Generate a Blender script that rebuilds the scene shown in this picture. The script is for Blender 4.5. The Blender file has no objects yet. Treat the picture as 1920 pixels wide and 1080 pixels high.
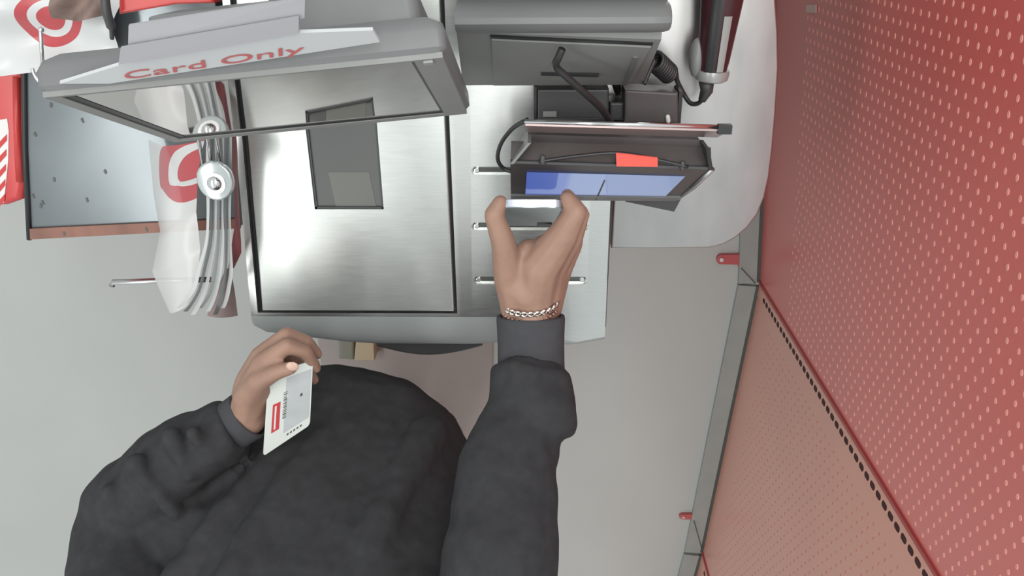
import bpy, bmesh, math, random
from mathutils import Vector, Matrix, Euler
random.seed(7)
C = bpy.context.scene.collection
sc = bpy.context.scene

# ------------------------------------------------------------------ camera, world, lights, exposure
FPX, HC = 1528.0, 2.05                      # focal length in pixels of the 1920 frame, camera height
CROT = Euler((-0.432, 0.026, -0.009), 'XYZ')
cam = bpy.data.cameras.new('camera'); camo = bpy.data.objects.new('camera', cam); C.objects.link(camo)
camo.location = (0, 0, HC); camo.rotation_euler = CROT
cam.sensor_fit = 'HORIZONTAL'; cam.sensor_width = 36; cam.lens = 36*FPX/1920; cam.clip_start = .02; cam.clip_end = 60
sc.camera = camo
vs = sc.view_settings; vs.view_transform = 'Standard'; vs.look = 'None'; vs.exposure = 0.04; vs.gamma = 1; vs.use_curve_mapping = False
w = bpy.data.worlds.new('store_light'); sc.world = w; w.use_nodes = True
w.node_tree.nodes['Background'].inputs[0].default_value = (.80, .84, .84, 1)
w.node_tree.nodes['Background'].inputs[1].default_value = .90
def area(name, loc, sx, sy, power, col=(1, .99, .96), rot=(0, 0, 0)):
    l = bpy.data.lights.new(name, 'AREA'); l.shape = 'RECTANGLE'; l.size = sx; l.size_y = sy; l.energy = power; l.color = col
    o = bpy.data.objects.new(name, l); C.objects.link(o); o.location = loc; o.rotation_euler = rot; return o
area('ceiling_lamp', (-1.9, -.6, 3.9), .35, 4.0, 48)      # rows of fluorescent ceiling lamps of the store
area('ceiling_lamp', (.15, 1.2, 3.9), .35, 4.0, 40)
area('ceiling_lamp', (.9, 2.2, 3.9), .35, 4.0, 46)

CM = CROT.to_matrix()
def ray(x, y): return CM @ Vector(((x-960)/FPX, -(y-540)/FPX, -1))
def P(x, y, z):                             # point of height z that is seen at photo pixel x, y
    d = ray(x, y); t = (z-HC)/d.z; return Vector((d.x*t, d.y*t, z))

# ------------------------------------------------------------------ materials
def mat(name, col, rough=.5, metal=0., noise=0., nscale=20., bump=0., bscale=200., stretch=(1, 1, 1), spec=.5, emit=None, es=0., alpha=1., trans=0., coat=0., nrough=0., crough=.05):
    m = bpy.data.materials.new(name); m.use_nodes = True
    nt = m.node_tree; b = nt.nodes['Principled BSDF']
    b.inputs['Base Color'].default_value = (*col, 1); b.inputs['Roughness'].default_value = rough; b.inputs['Metallic'].default_value = metal
    b.inputs['Specular IOR Level'].default_value = spec; b.inputs['Alpha'].default_value = alpha; b.inputs['Transmission Weight'].default_value = trans
    b.inputs['Coat Weight'].default_value = coat; b.inputs['Coat Roughness'].default_value = crough
    if emit: b.inputs['Emission Color'].default_value = (*emit, 1); b.inputs['Emission Strength'].default_value = es
    tc = nt.nodes.new('ShaderNodeTexCoord'); mp = nt.nodes.new('ShaderNodeMapping'); mp.inputs['Scale'].default_value = stretch
    nt.links.new(tc.outputs['Object'], mp.inputs['Vector'])
    if noise or nrough:
        n = nt.nodes.new('ShaderNodeTexNoise'); n.inputs['Scale'].default_value = nscale; n.inputs['Detail'].default_value = 5
        nt.links.new(mp.outputs[0], n.inputs['Vector'])
        if noise:
            r = nt.nodes.new('ShaderNodeValToRGB'); e = r.color_ramp.elements
            e[0].position = .3; e[1].position = .7
            e[0].color = (*[c*(1-noise) for c in col], 1); e[1].color = (*[min(1, c*(1+noise)) for c in col], 1)
            nt.links.new(n.outputs['Fac'], r.inputs[0]); nt.links.new(r.outputs[0], b.inputs['Base Color'])
        if nrough:
            mr = nt.nodes.new('ShaderNodeMapRange'); mr.inputs['To Min'].default_value = max(0, rough-nrough); mr.inputs['To Max'].default_value = rough+nrough
            nt.links.new(n.outputs['Fac'], mr.inputs[0]); nt.links.new(mr.outputs[0], b.inputs['Roughness'])
    if bump:
        n2 = nt.nodes.new('ShaderNodeTexNoise'); n2.inputs['Scale'].default_value = bscale; n2.inputs['Detail'].default_value = 4
        nt.links.new(mp.outputs[0], n2.inputs['Vector'])
        bp = nt.nodes.new('ShaderNodeBump'); bp.inputs['Strength'].default_value = bump; bp.inputs['Distance'].default_value = .002
        nt.links.new(n2.outputs['Fac'], bp.inputs['Height']); nt.links.new(bp.outputs[0], b.inputs['Normal'])
    return m
M = dict(
    floor=mat('floor_vinyl', (.415, .43, .415), .22, noise=.03, nscale=3, spec=.5, bump=.02, bscale=8),
    steel=mat('brushed_steel', (.66, .68, .665), .30, 1., noise=.04, nscale=40, stretch=(1, 25, 1), nrough=.06),
    steel2=mat('counter_steel', (.48, .48, .475), .38, 1., noise=.08, nscale=9, stretch=(2.5, 1, 1), nrough=.08),
    platter=mat('platter_steel', (.66, .69, .67), .36, .8, noise=.04, nscale=30, stretch=(1, 14, 1), nrough=.05),
    nose=mat('deck_front_reflection', (.27, .29, .29), .5, 0.),  # dark reflection of the customer's clothing put into the grey
    black=mat('black_rubber', (.012, .013, .013), .6),
    groove=mat('slot_steel', (.10, .105, .10), .4, .6),
    window=mat('scanner_glass', (.11, .115, .11), .12, 0, coat=1),
    glint=mat('scanner_glass_glint', (.16, .165, .15), .3),  # inner reflection of the scanner glass, painted as a lighter patch
    grey=mat('grey_plastic', (.165, .170, .172), .42, noise=.03, bump=.04, bscale=900),
    bezel=mat('bezel_plastic', (.235, .24, .235), .45, noise=.03),
    dark=mat('dark_plastic', (.055, .055, .058), .4, noise=.06),
    darker=mat('darker_plastic', (.022, .022, .024), .35),
    brownd=mat('brown_black_plastic', (.075, .066, .064), .38, noise=.06),
    screen=mat('monitor_glass', (.74, .71, .70), .035, 1.),
    paper=mat('white_paper', (.37, .37, .39), .6, noise=.015, nscale=6),
    paper2=mat('white_card', (.52, .54, .55), .45),
    redink=mat('red_ink', (.46, .12, .12), .5),
    chrome=mat('chrome', (.75, .76, .76), .14, 1.),
    shield=mat('red_reflection_metal', (.52, .40, .39), .3, .8),  # reflection of the red wall put into the metal colour
    rim=mat('dull_chrome', (.5, .5, .5), .3, 1.),
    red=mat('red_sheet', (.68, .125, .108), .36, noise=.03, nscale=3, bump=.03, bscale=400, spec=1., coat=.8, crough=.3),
    redpale=mat('red_sheet_with_sheen', (.68, .30, .225), .36, noise=.03, nscale=3, bump=.03, bscale=400, spec=1., coat=.8, crough=.3),  # sheen of the bright floor put into a paler red
    redtrim=mat('red_trim', (.36, .05, .048), .35),
    pale=mat('hole_light', (.86, .36, .30), .5),  # light coming through the holes, painted as pale dots
    pale_label=mat('pale_label', (.70, .50, .44), .5),
    dhole=mat('dark_hole', (.54, .21, .155), .6),
    seamhole=mat('slot_black_red', (.045, .008, .008), .7),
    rail=mat('grey_rail', (.28, .295, .28), .5, noise=.04),
    gapedge=mat('gap_shade_and_edge_grey', (.07, .075, .07), .5),  # shadowed gap behind the rail as a dark colour; also the counter edge
    redplastic=mat('red_plastic', (.52, .045, .04), .3, noise=.05),
    footred=mat('red_foot', (.42, .09, .09), .4),
    plate=mat('platform_steel', (.23, .255, .268), .32, .85, noise=.06, nscale=5, nrough=.08),
    spot=mat('dark_spot', (.10, .10, .10), .6),
    brownred=mat('brown_red_strip', (.24, .11, .08), .5, noise=.35, nscale=16, stretch=(1, .2, 1)),
    skin=mat('skin', (.315, .190, .142), .5, noise=.10, nscale=28, bump=.10, bscale=500, spec=.35),
    nail=mat('nail', (.56, .37, .30), .3),
    cloth=mat('dark_sweatshirt', (.042, .042, .045), .95, noise=.12, nscale=60, bump=.25, bscale=700, spec=.15),
    cuff=mat('dark_rib', (.062, .062, .068), .9, noise=.06, nscale=60, bump=.3, bscale=900, spec=.15),
    trousers=mat('black_trousers', (.018, .018, .020), .9, spec=.15),
    hair=mat('dark_hair', (.02, .015, .012), .5),
    shoe=mat('white_shoe', (.5, .5, .5), .6),
    bracelet=mat('silver_chain', (.72, .66, .62), .2, 1.),
    bracelet2=mat('beaded_band', (.30, .17, .14), .4, .6),
    phone=mat('phone_glass', (.30, .36, .38), .12, .2, coat=1),
    phonerim=mat('phone_rim', (.55, .58, .66), .2, .9),
    cardw=mat('card_face', (.60, .63, .60), .35),
    cardg=mat('card_grey', (.42, .44, .45), .4, noise=.06, nscale=40),
    cardred=mat('card_red', (.48, .04, .05), .4),
    cardbar=mat('card_dark', (.06, .07, .065), .4),
    sticker=mat('red_sticker', (.80, .10, .075), .5),
    mat=mat('mat_pink_grey', (.34, .30, .285), .8, noise=.08, nscale=4, bump=.1, bscale=120),
    beige=mat('beige_card', (.45, .36, .24), .6),
    olive=mat('olive_grey', (.20, .20, .16), .6),
    disc=mat('clear_grey_disc', (.55, .60, .60), .15, .6),
    bagred=mat('dark_red_bag', (.25, .075, .085), .4, noise=.15, nscale=20),
    bagpink=mat('pink_grey_bag', (.30, .22, .21), .45, noise=.15, nscale=18),
    basket=mat('red_bag_film', (.55, .05, .05), .3, noise=.06, nscale=9),
    white=mat('white_print', (.72, .71, .70), .45),
    brown=mat('brown_paper', (.20, .14, .12), .7, noise=.3, nscale=30),
    cord=mat('black_cord', (.03, .03, .032), .4),
    maroon=mat('maroon_black', (.055, .018, .022), .25),
    silver=mat('silver_plastic', (.36, .37, .36), .3, .3),
)
def film(name, col, alpha, logo=None):
    """plastic film; logo = (u, v, radius) draws a red printed ring and dot on the film's own uv"""
    m = mat(name, col, .28, noise=.05, nscale=25, alpha=alpha)
    nt = m.node_tree; b = nt.nodes['Principled BSDF']
    if logo:
        at = nt.nodes.new('ShaderNodeUVMap'); at.uv_map = 'uv'
        vm = nt.nodes.new('ShaderNodeVectorMath'); vm.operation = 'DISTANCE'; vm.inputs[1].default_value = (logo[0], logo[1], 0)
        nt.links.new(at.outputs[0], vm.inputs[0])
        dv = nt.nodes.new('ShaderNodeMath'); dv.operation = 'DIVIDE'; dv.inputs[1].default_value = logo[2]
        nt.links.new(vm.outputs['Value'], dv.inputs[0])
        cr = nt.nodes.new('ShaderNodeValToRGB'); cr.color_ramp.interpolation = 'CONSTANT'
        e = cr.color_ramp.elements; redc = (.46, .07, .08, 1); wh = (*col, 1)
        e[0].position = 0; e[0].color = redc; e[1].position = .42; e[1].color = wh
        a = e.new(.66); a.color = redc; a = e.new(.985); a.color = wh
        nt.links.new(dv.outputs[0], cr.inputs[0]); nt.links.new(cr.outputs[0], b.inputs['Base Color'])
        al = nt.nodes.new('ShaderNodeMath'); al.operation = 'COMPARE'
    return m
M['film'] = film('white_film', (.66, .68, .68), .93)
M['filmshade'] = film('dark_shaded_film', (.26, .28, .29), .93)  # white film darkened, shade between the gathered bags put into its colour
M['filmmid'] = film('shaded_film', (.45, .48, .49), .93)  # same white film, half as deep a shade in its colour
M['filmlogo'] = film('white_film_with_logo', (.62, .62, .61), .84, (.050, .0, .068))
M['filmlogo2'] = film('white_film_with_rings', (.60, .62, .62), 1., (.165, .085, .075))

# ------------------------------------------------------------------ mesh helpers
class MB:
    def __init__(s): s.v = []; s.f = []; s.uv = None
    def add(s, vs_, fs):
        o = len(s.v); s.v += [tuple(x) for x in vs_]; s.f += [tuple(i+o for i in f) for f in fs]; return s
    def box(s, x0, x1, y0, y1, z0, z1):
        return s.add([(x0,y0,z0),(x1,y0,z0),(x1,y1,z0),(x0,y1,z0),(x0,y0,z1),(x1,y0,z1),(x1,y1,z1),(x0,y1,z1)],
                     [(3,2,1,0),(4,5,6,7),(0,1,5,4),(1,2,6,5),(2,3,7,6),(3,0,4,7)])
    def hexa(s, a, b):                      # two quads (lower, upper), same order
        return s.add(list(a)+list(b), [(3,2,1,0),(4,5,6,7),(0,1,5,4),(1,2,6,5),(2,3,7,6),(3,0,4,7)])
    def slab(s, quad, n):                   # polygon thickened by vector n (downwards)
        k = len(quad); n = Vector(n); q = [Vector(p) for p in quad]
        return s.add(q+[p+n for p in q], [tuple(range(k)), tuple(range(2*k-1, k-1, -1))]+[(i, i+k, (i+1) % k+k, (i+1) % k) for i in range(k)])
    def prism(s, poly, z0, z1, r=0.):       # outline (counter-clockwise) with an optional top bevel
        k = len(poly); rings = [[(p[0], p[1], z0) for p in poly]]
        if r:
            cx = sum(p[0] for p in poly)/k; cy = sum(p[1] for p in poly)/k
            def off(d):
                out = []
                for i in range(k):
                    a, b, c = Vector(poly[i-1][:2]), Vector(poly[i][:2]), Vector(poly[(i+1) % k][:2])
                    e1 = (b-a).normalized(); e2 = (c-b).normalized()
                    n = Vector((-e1.y, e1.x))+Vector((-e2.y, e2.x))
                    n = n/max(.4, n.length_squared/2)
                    out.append(b+n*d)
                return out
            for t in (0, .35, .7, 1):
                a = t*math.pi/2; o = off(r*(1-math.cos(a)))
                rings.append([(p.x, p.y, z1-r+r*math.sin(a)) for p in o])
        else: rings.append([(p[0], p[1], z1) for p in poly])
        vs_ = [p for rg in rings for p in rg]; fs = []
        for j in range(len(rings)-1):
            for i in range(k): fs.append((j*k+i, j*k+(i+1) % k, (j+1)*k+(i+1) % k, (j+1)*k+i))
        fs += [tuple(range(k-1, -1, -1)), tuple(range((len(rings)-1)*k, len(rings)*k))]
        return s.add(vs_, fs)
    def loft(s, rings, cap=True):
        k = len(rings[0]); fs = []
        for j in range(len(rings)-1):
            for i in range(k): fs.append((j*k+i, j*k+(i+1) % k, (j+1)*k+(i+1) % k, (j+1)*k+i))
        if cap: fs += [tuple(range(k-1, -1, -1)), tuple(range((len(rings)-1)*k, len(rings)*k))]
        return s.add([p for r in rings for p in r], fs)
    def tube(s, pts, rad, n=10, closed=False, flat=1.):
        pts = [Vector(p) for p in pts]; m = len(pts)
        if not hasattr(rad, '__len__'): rad = [rad]*m
        up = Vector((0, 0, 1)); rings = []; prev = None
        for i, p in enumerate(pts):
            t = (pts[min(i+1, m-1)]-pts[max(i-1, 0)]).normalized()
            if prev is None:
                a = t.cross(up)
                if a.length < .05: a = t.cross(Vector((0, 1, 0)))
            else: a = prev-t*prev.dot(t)
            a.normalize(); prev = a; b = t.cross(a)
            rings.append([p+(a*math.cos(q)+b*flat*math.sin(q))*rad[i] for q in [2*math.pi*j/n for j in range(n)]])
        return s.loft(rings)
    def ball(s, c, r, n=12):                # r may be three radii
        if not hasattr(r, '__len__'): r = (r, r, r)
        c = Vector(c); rings = []
        for j in range(1, n):
            a = math.pi*j/n
            rings.append([c+Vector((r[0]*math.sin(a)*math.cos(q), r[1]*math.sin(a)*math.sin(q), -r[2]*math.cos(a))) for q in [2*math.pi*i/n for i in range(n)]])
        return s.loft(rings)
    def capsule(s, a, b, ra, rb, n=12):
        a, b = Vector(a), Vector(b); d = (b-a); L = d.length; t = d/L
        u = t.orthogonal().normalized(); v = t.cross(u); rings = []
        for k in range(1, 5):
            q = math.pi/2*(1-k/4); rings.append((a-t*ra*math.sin(q), ra*math.cos(q)))
        for k in range(0, 4):
            q = math.pi/2*k/4; rings.append((b+t*rb*math.sin(q), rb*math.cos(q)))
        return s.loft([[c+(u*math.cos(w_)+v*math.sin(w_))*max(r, 1e-4) for w_ in [2*math.pi*i/n for i in range(n)]] for c, r in rings])
    def grid(s, fn, nu, nv):
        o = len(s.v); uv = []
        for j in range(nv+1):
            for i in range(nu+1):
                s.v.append(tuple(fn(i/nu, j/nv))); uv.append((i/nu, j/nv))
        for j in range(nv):
            for i in range(nu):
                a = o+j*(nu+1)+i; s.f.append((a, a+1, a+nu+2, a+nu+1))
        s.uv = uv; return s
    def mesh(s, name):
        me = bpy.data.meshes.new(name); me.from_pydata(s.v, [], s.f); me.update(); return me
    def build(s, name, m, parent=None, smooth=False, uvscale=None):
        me = s.mesh(name)
        if uvscale:
            l = me.uv_layers.new(name='uv')
            for i, lp in enumerate(me.loops):
                u, v = s.uv[lp.vertex_index]; l.data[i].uv = (u*uvscale[0], v*uvscale[1])
        bm = bmesh.new(); bm.from_mesh(me); bmesh.ops.recalc_face_normals(bm, faces=bm.faces); bm.to_mesh(me); bm.free()
        if m: me.materials.append(m)
        for p in me.polygons: p.use_smooth = bool(smooth)
        o = bpy.data.objects.new(name, me); C.objects.link(o)
        if smooth == 'auto': me.set_sharp_from_angle(angle=.6)
        if parent is not None: o.parent = parent
        return o
def tag(o, label, cat, group=None, kind=None):
    o['label'] = label; o['category'] = cat
    if group: o['group'] = group
    if kind: o['kind'] = kind
    return o
def thing(name, label, cat, loc=None, group=None):
    o = bpy.data.objects.new(name, None); C.objects.link(o); o.empty_display_size = .05
    return tag(o, label, cat, group)        # an Empty; parts are built in world coordinates below it
def struct(o, label, cat):
    o['kind'] = 'structure'; o['label'] = label; o['category'] = cat; return o
def spline(pts, n=8):
    pts = [Vector(p) for p in pts]; out = []
    for i in range(len(pts)-1):
        p0, p1, p2, p3 = pts[max(i-1, 0)], pts[i], pts[i+1], pts[min(i+2, len(pts)-1)]
        for k in range(n):
            t = k/n
            out.append(.5*((2*p1)+(p2-p0)*t+(2*p0-5*p1+4*p2-p3)*t*t+(3*p1-p0-3*p2+p3)*t**3))
    out.append(pts[-1]); return out
def lerp_tab(tab, x):
    if x <= tab[0][0]: return tab[0][1]
    for (a, b), (c, d) in zip(tab, tab[1:]):
        if x <= c: return b+(d-b)*(x-a)/(c-a)
    return tab[-1][1]
def evaluated(o):                           # bake an object's modifiers into its mesh
    dg = bpy.context.evaluated_depsgraph_get(); dg.update()
    me = bpy.data.meshes.new_from_object(o.evaluated_get(dg)); o.modifiers.clear(); o.data = me; return o
def cut(o, cutters):
    for i, c in enumerate(cutters):
        b = o.modifiers.new('cut%d' % i, 'BOOLEAN'); b.operation = 'DIFFERENCE'; b.object = c; b.solver = 'EXACT'
    evaluated(o)
    for c in cutters: bpy.data.objects.remove(c)
    return o
def rounded(x0, x1, y0, y1, r, n=5):
    out = []
    for cx, cy, a in ((x1-r, y1-r, 0), (x0+r, y1-r, 90), (x0+r, y0+r, 180), (x1-r, y0+r, 270)):
        for k in range(n+1):
            q = math.radians(a+90*k/n); out.append((cx+r*math.cos(q), cy+r*math.sin(q)))
    return out
def text_mesh(body, origin, ux, uy, height, m, parent, name):
    cu = bpy.data.curves.new(name, 'FONT'); cu.body = body; cu.size = 1; cu.extrude = 0.004
    o = bpy.data.objects.new(name, cu); C.objects.link(o)
    dg = bpy.context.evaluated_depsgraph_get(); me = bpy.data.meshes.new_from_object(o.evaluated_get(dg))
    bpy.data.objects.remove(o)
    xs = [v.co.x for v in me.vertices]; x0 = min(xs); L = max(xs)-x0
    ux = Vector(ux); uyn = Vector(uy).normalized(); n = ux.normalized().cross(uyn)
    for v in me.vertices:
        v.co = Vector(origin)+ux*((v.co.x-x0)/L)+uyn*(v.co.y/.72*height)+n*(v.co.z*.05+.0008)*(1 if n.z > 0 else -1)
    me.materials.clear(); me.materials.append(m)
    t = bpy.data.objects.new(name, me); C.objects.link(t); t.parent = parent; return t

# ------------------------------------------------------------------ the setting
fl = MB().add([(-6, -6, 0), (6, -6, 0), (6, 6, 0), (-6, 6, 0)], [(0, 1, 2, 3)]).build('floor', M['floor'])
struct(fl, 'glossy off-white vinyl store floor', 'floor')

# red perforated divider of three panels on a grey base rail
W_A, W_B = P(1423, 530, 0), P(1316, 1035, 0)
dA = Vector((-.075, 1, 0)).normalized()
W_T = W_A + dA*1.5
dC = (W_B-W_A).normalized(); W_C = W_B + Vector((-.13, -1, 0)).normalized()*1.0
WH = 1.32
def panel(a, b, label, hole_mat, zmin, ymin, ymax, seam=None, sheet='red', r=.0040):
    t = thing('divider_panel', label, 'divider panel', group='red divider panels')
    d = (b-a); L = d.length; d.normalize(); n = Vector((-d.y, d.x, 0))
    if n.x > 0: n = -n                      # towards the checkout
    z0 = .012
    g = .0030
    sh = MB().hexa([a+d*g-n*.008+Vector((0, 0, z0)), b-d*g-n*.008+Vector((0, 0, z0)), b-d*g+Vector((0, 0, z0)), a+d*g+Vector((0, 0, z0))],
                   [a+d*g-n*.008+Vector((0, 0, WH)), b-d*g-n*.008+Vector((0, 0, WH)), b-d*g+Vector((0, 0, WH)), a+d*g+Vector((0, 0, WH))])
    sh.build('perforated_sheet', M[sheet], t)
    # perforation discs, some painted pale for light shining through, too many and too small to pick apart
    h = MB(); pz, py = .0268, .0218; i = 0
    s = .075
    while s < L-.02:
        y = (a+d*s).y
        if ymin < y < ymax:
            z = zmin+(pz/2 if i % 2 else 0)
            while z < 1.32:
                c = a+d*s+n*.0006+Vector((0, 0, z))
                h.add([c+d*r*1.1*math.cos(q)+Vector((0, 0, .68*r*math.sin(q))) for q in [k*math.pi/3 for k in range(6)]]+[c-n*.001+d*r*1.3*math.cos(q)+Vector((0, 0, r*.9*math.sin(q))) for q in [k*math.pi/3 for k in range(6)]],
                      [(0, 1, 2, 3, 4, 5)]+[(k, (k+1) % 6, (k+1) % 6+6, k+6) for k in range(6)])
                z += pz
        s += py; i += 1
    ho = h.build('perforation', hole_mat, t); ho['kind'] = 'stuff'
    # edge flange (thin folded border) along the near seam
    MB().hexa([b-d*.012+Vector((0, 0, z0)), b-d*g+Vector((0, 0, z0)), b-d*g+n*.004+Vector((0, 0, z0)), b-d*.010+n*.004+Vector((0, 0, z0))],
              [b-d*.012+Vector((0, 0, WH)), b-d*g+Vector((0, 0, WH)), b-d*g+n*.004+Vector((0, 0, WH)), b-d*.010+n*.004+Vector((0, 0, WH))]).build('edge_flange', M['redtrim'], t)
    if seam:                                # upright with a row of slots at the far edge of this panel
        MB().hexa([a+d*g+Vector((0, 0, z0)), a+d*.034+Vector((0, 0, z0)), a+d*.034+n*.0015+Vector((0, 0, z0)), a+d*g+n*.0015+Vector((0, 0, z0))],
                  [a+d*g+Vector((0, 0, WH)), a+d*.034+Vector((0, 0, WH)), a+d*.034+n*.0015+Vector((0, 0, WH)), a+d*g+n*.0015+Vector((0, 0, WH))]).build('slotted_upright', M[sheet], t)
        me = None; z = .075
        while z < 1.3:
            c = a+d*.020+n*.0019+Vector((0, 0, z))
            if me is None:
                q = rounded(-.0058, .0058, -.0100, .0100, .0055, 3)
                me = MB().add([d*x+Vector((0, 0, y)) for x, y in q]+[d*x*1.15-n*.0006+Vector((0, 0, y*1.1)) for x, y in q],
                              [tuple(range(len(q)))]+[(k, (k+1) % len(q), (k+1) % len(q)+len(q), k+len(q)) for k in range(len(q))]).mesh('slot_hole')
                me.materials.append(M['seamhole'])
            o = bpy.data.objects.new('slot_hole', me); C.objects.link(o); o.location = c; o.parent = t
            z += .0275
    # grey base rail in front of the sheet, with a dark strip for the shadowed gap behind it
    e = n*.058
    MB().hexa([a+d*.0065+n*.010, b-d*.0065+n*.010, b-d*.0065+e, a+d*.0065+e], [p+Vector((0, 0, .014)) for p in (a+d*.0065+n*.010, b-d*.0065+n*.010, b-d*.0065+e, a+d*.0065+e)]).build('base_rail', M['rail'], t)
    MB().hexa([a+d*.0065-n*.001, b-d*.0065-n*.001, b-d*.0065+n*.010, a+d*.0065+n*.010], [p+Vector((0, 0, .011)) for p in (a+d*.0065-n*.001, b-d*.0065-n*.001, b-d*.0065+n*.010, a+d*.0065+n*.010)]).build('rail_gap_shade', M['gapedge'], t)
    return t
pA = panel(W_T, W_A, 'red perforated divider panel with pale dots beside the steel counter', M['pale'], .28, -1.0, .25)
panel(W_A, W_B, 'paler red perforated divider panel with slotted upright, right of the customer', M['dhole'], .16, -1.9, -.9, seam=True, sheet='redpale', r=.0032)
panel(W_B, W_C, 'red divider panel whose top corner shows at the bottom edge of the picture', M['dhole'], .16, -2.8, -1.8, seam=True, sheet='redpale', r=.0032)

nA = Vector((-dA.y, dA.x, 0))                # face normal of the first panel, towards the checkout
def on_panel(x, y, off):
    d = ray(x, y); t = nA.dot(W_A+nA*off-Vector((0, 0, HC)))/nA.dot(d); return Vector((0, 0, HC))+d*t
MB().slab([on_panel(*q, .0022) for q in ((1512, 9), (1530, 9), (1530, 24), (1511, 23))], -nA*.0012).build('pale_sticker', M['pale_label'], pA)
def foot(px, py, label, flat):
    t = thing('panel_foot', label, 'foot bracket', group='feet of the red divider')
    c = P(px, py, .012); L = .026
    q = [(-L+.011*math.cos(a), .011*math.sin(a)*flat) for a in [math.pi/2+k*math.pi/8 for k in range(9)]]+[(.020, -.012*flat), (.024, -.018*flat), (.030, -.016*flat), (.030, .012*flat)]
    q = [(c.x+x, c.y+y*1.25) for x, y in q]
    MB().prism(q, 0, .012, .002).build('bracket', M['footred'], t)
    MB().prism([(c.x-.024+.006*math.cos(a), c.y+.006*math.sin(a)*flat) for a in [k*math.pi/5 for k in range(10)]], .012, .0155, .001).build('bolt', M['chrome'], t)
    MB().tube([P(px+20, py+16, .016), P(px+46, py+44, .016)] if flat > .8 else [P(px+5, py+6, .016), P(px+20, py+60, .016)], .0012, 6).build('rail_joint_line', M['dark'], t)  # added dark tube that draws the gap between the base rails
foot(1370, 487, 'red bolted foot bracket at the floor near the counter corner', 1.)
foot(1296, 970, 'red foot bracket on the floor near the bottom of the picture', .7)

# ------------------------------------------------------------------ kiosk: deck with scanner
ZD = .92
kiosk = thing('checkout_deck', 'brushed steel checkout deck with built-in scanner platter and three slots', 'checkout counter')
ft = [(p.x, p.y) for p in (P(x, y, ZD-.03) for x, y in ((482, 618), (535, 624), (590, 634), (667, 645), (720, 648), (886, 649), (940, 646), (1058, 634), (1132, 621)))]
XL, XR = -.424, P(1138, 540, ZD).x
rings = []; NU = 36
for i in range(NU+1):
    x = XL+(XR-XL)*i/NU
    yf = lerp_tab(ft, x)
    dl = x-XL
    if dl < .016: yf += .016-math.sqrt(max(0, .016**2-(.016-dl)**2))
    r = min(lerp_tab([(-.05, .075), (.06, .006)], x), max(.006, P(660, 587, ZD).y-.006-yf))
    sec = [(.06, ZD-.10), (.06, ZD)]
    for k in range(7):
        a = math.pi/2*k/6; sec.append((yf+r-r*math.sin(a), ZD-min(r, .05)*.9*(1-math.cos(a))))
    sec += [(yf+.004, ZD-.055), (yf+.03, ZD-.10)]
    rg = []
    for y, z in sec:
        wgt = max(0, min(1, (-.12-x)/.30))
        rg.append((x+wgt*.062*(y+.26), y, z))
    rings.append(rg)
deck = MB().loft(rings).build('deck_top', M['steel'], None, 'auto')
PX0, PX1 = P(461, 238, ZD).x-.006, P(843, 300, ZD).x+.002
PYF = P(660, 587, ZD).y
def shear(x, y): return x+max(0, min(1, (-.12-x)/.30))*.062*(y+.26)
pocket = MB().prism([(shear(PX0, PYF), PYF), (PX1, PYF), (PX1, .05), (shear(PX0, .05), .05)], ZD-.03, ZD+.05).build('cutter', None)
slots = []
SL = []
for (xa, xb, y) in ((884, 1106, 320), (884, 1104, 424.5), (888, 1101, 525.5)):
    a, b = P(xa, y, ZD), P(xb, y, ZD); SL.append((a, b))
    slots.append(MB().prism(rounded(a.x, b.x, a.y-.0068, a.y+.0068, .0067, 6), ZD-.007, ZD+.03).build('cutter', None))
cut(deck, [pocket]+slots); deck.parent = kiosk; deck.name = 'deck_top'
deck.data.set_sharp_from_angle(angle=.6)
# nose band, dark lip
for p in deck.data.polygons: pass
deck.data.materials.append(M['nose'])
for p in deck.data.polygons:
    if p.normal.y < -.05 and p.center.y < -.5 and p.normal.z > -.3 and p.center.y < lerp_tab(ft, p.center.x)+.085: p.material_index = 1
MB().prism([(shear(PX0, PYF)+.0005, PYF+.0005), (PX1-.0005, PYF+.0005), (PX1-.0005, .0495), (shear(PX0, .05)+.0005, .0495)], ZD-.0299, ZD-.010).build('platter_well', M['black'], kiosk)
g = .0050
wx0, wx1 = P(581, 300, ZD).x, P(713, 300, ZD).x; wy0, wy1 = P(650, 391, ZD).y, -.03
plt = MB()
xl0, xl1, xr = shear(PX0, PYF)+g+.004, shear(PX0, .04)+g+.004, PX1-g
plt.prism([(xl0, PYF+g), (xr, PYF+g), (xr, .04), (xl1, .04)], ZD-.012, ZD+.0035, .0025)
platter = plt.build('scanner_platter', M['platter'], None, 'auto')
cut(platter, [MB().box(wx0, wx1, wy0, wy1, ZD-.006, ZD+.05).build('cutter', None)]); platter.parent = kiosk; platter.data.set_sharp_from_angle(angle=.6)
gl = MB().box(wx0, wx1, wy0, wy1, ZD-.0095, ZD-.0025).build('scanner_window', M['window'], kiosk)
MB().prism([(wx0+.030, wy0+.003), (wx1-.012, wy0+.003), (wx1-.018, wy0+.055), (wx0+.024, wy0+.055)], ZD-.0025, ZD-.0019).build('painted_glint', M['glint'], gl)  # painted reflection lying on the glass
fr = MB()
for bx in ((wx0, wx1, wy0, wy0+.003), (wx0, wx0+.003, wy0, wy1), (wx1-.003, wx1, wy0, wy1)): fr.box(*bx, ZD-.0025, ZD+.001)
fr.build('window_gasket', M['dark'], gl)
for a, b in SL:
    MB().prism(rounded(a.x+.002, b.x-.002, a.y-.0030, a.y+.0030, .0029, 5), ZD-.0069, ZD-.0035, .0008).build('slot_bar', M['groove'], kiosk)
    for e in (a.x+.0075, b.x-.0075):
        MB().prism([(e+.0042*math.cos(q), a.y+.0042*math.sin(q)) for q in [k*math.pi/6 for k in range(12)]], ZD-.0069, ZD-.002, .001).build('slot_rivet', M['chrome'], kiosk)
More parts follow.
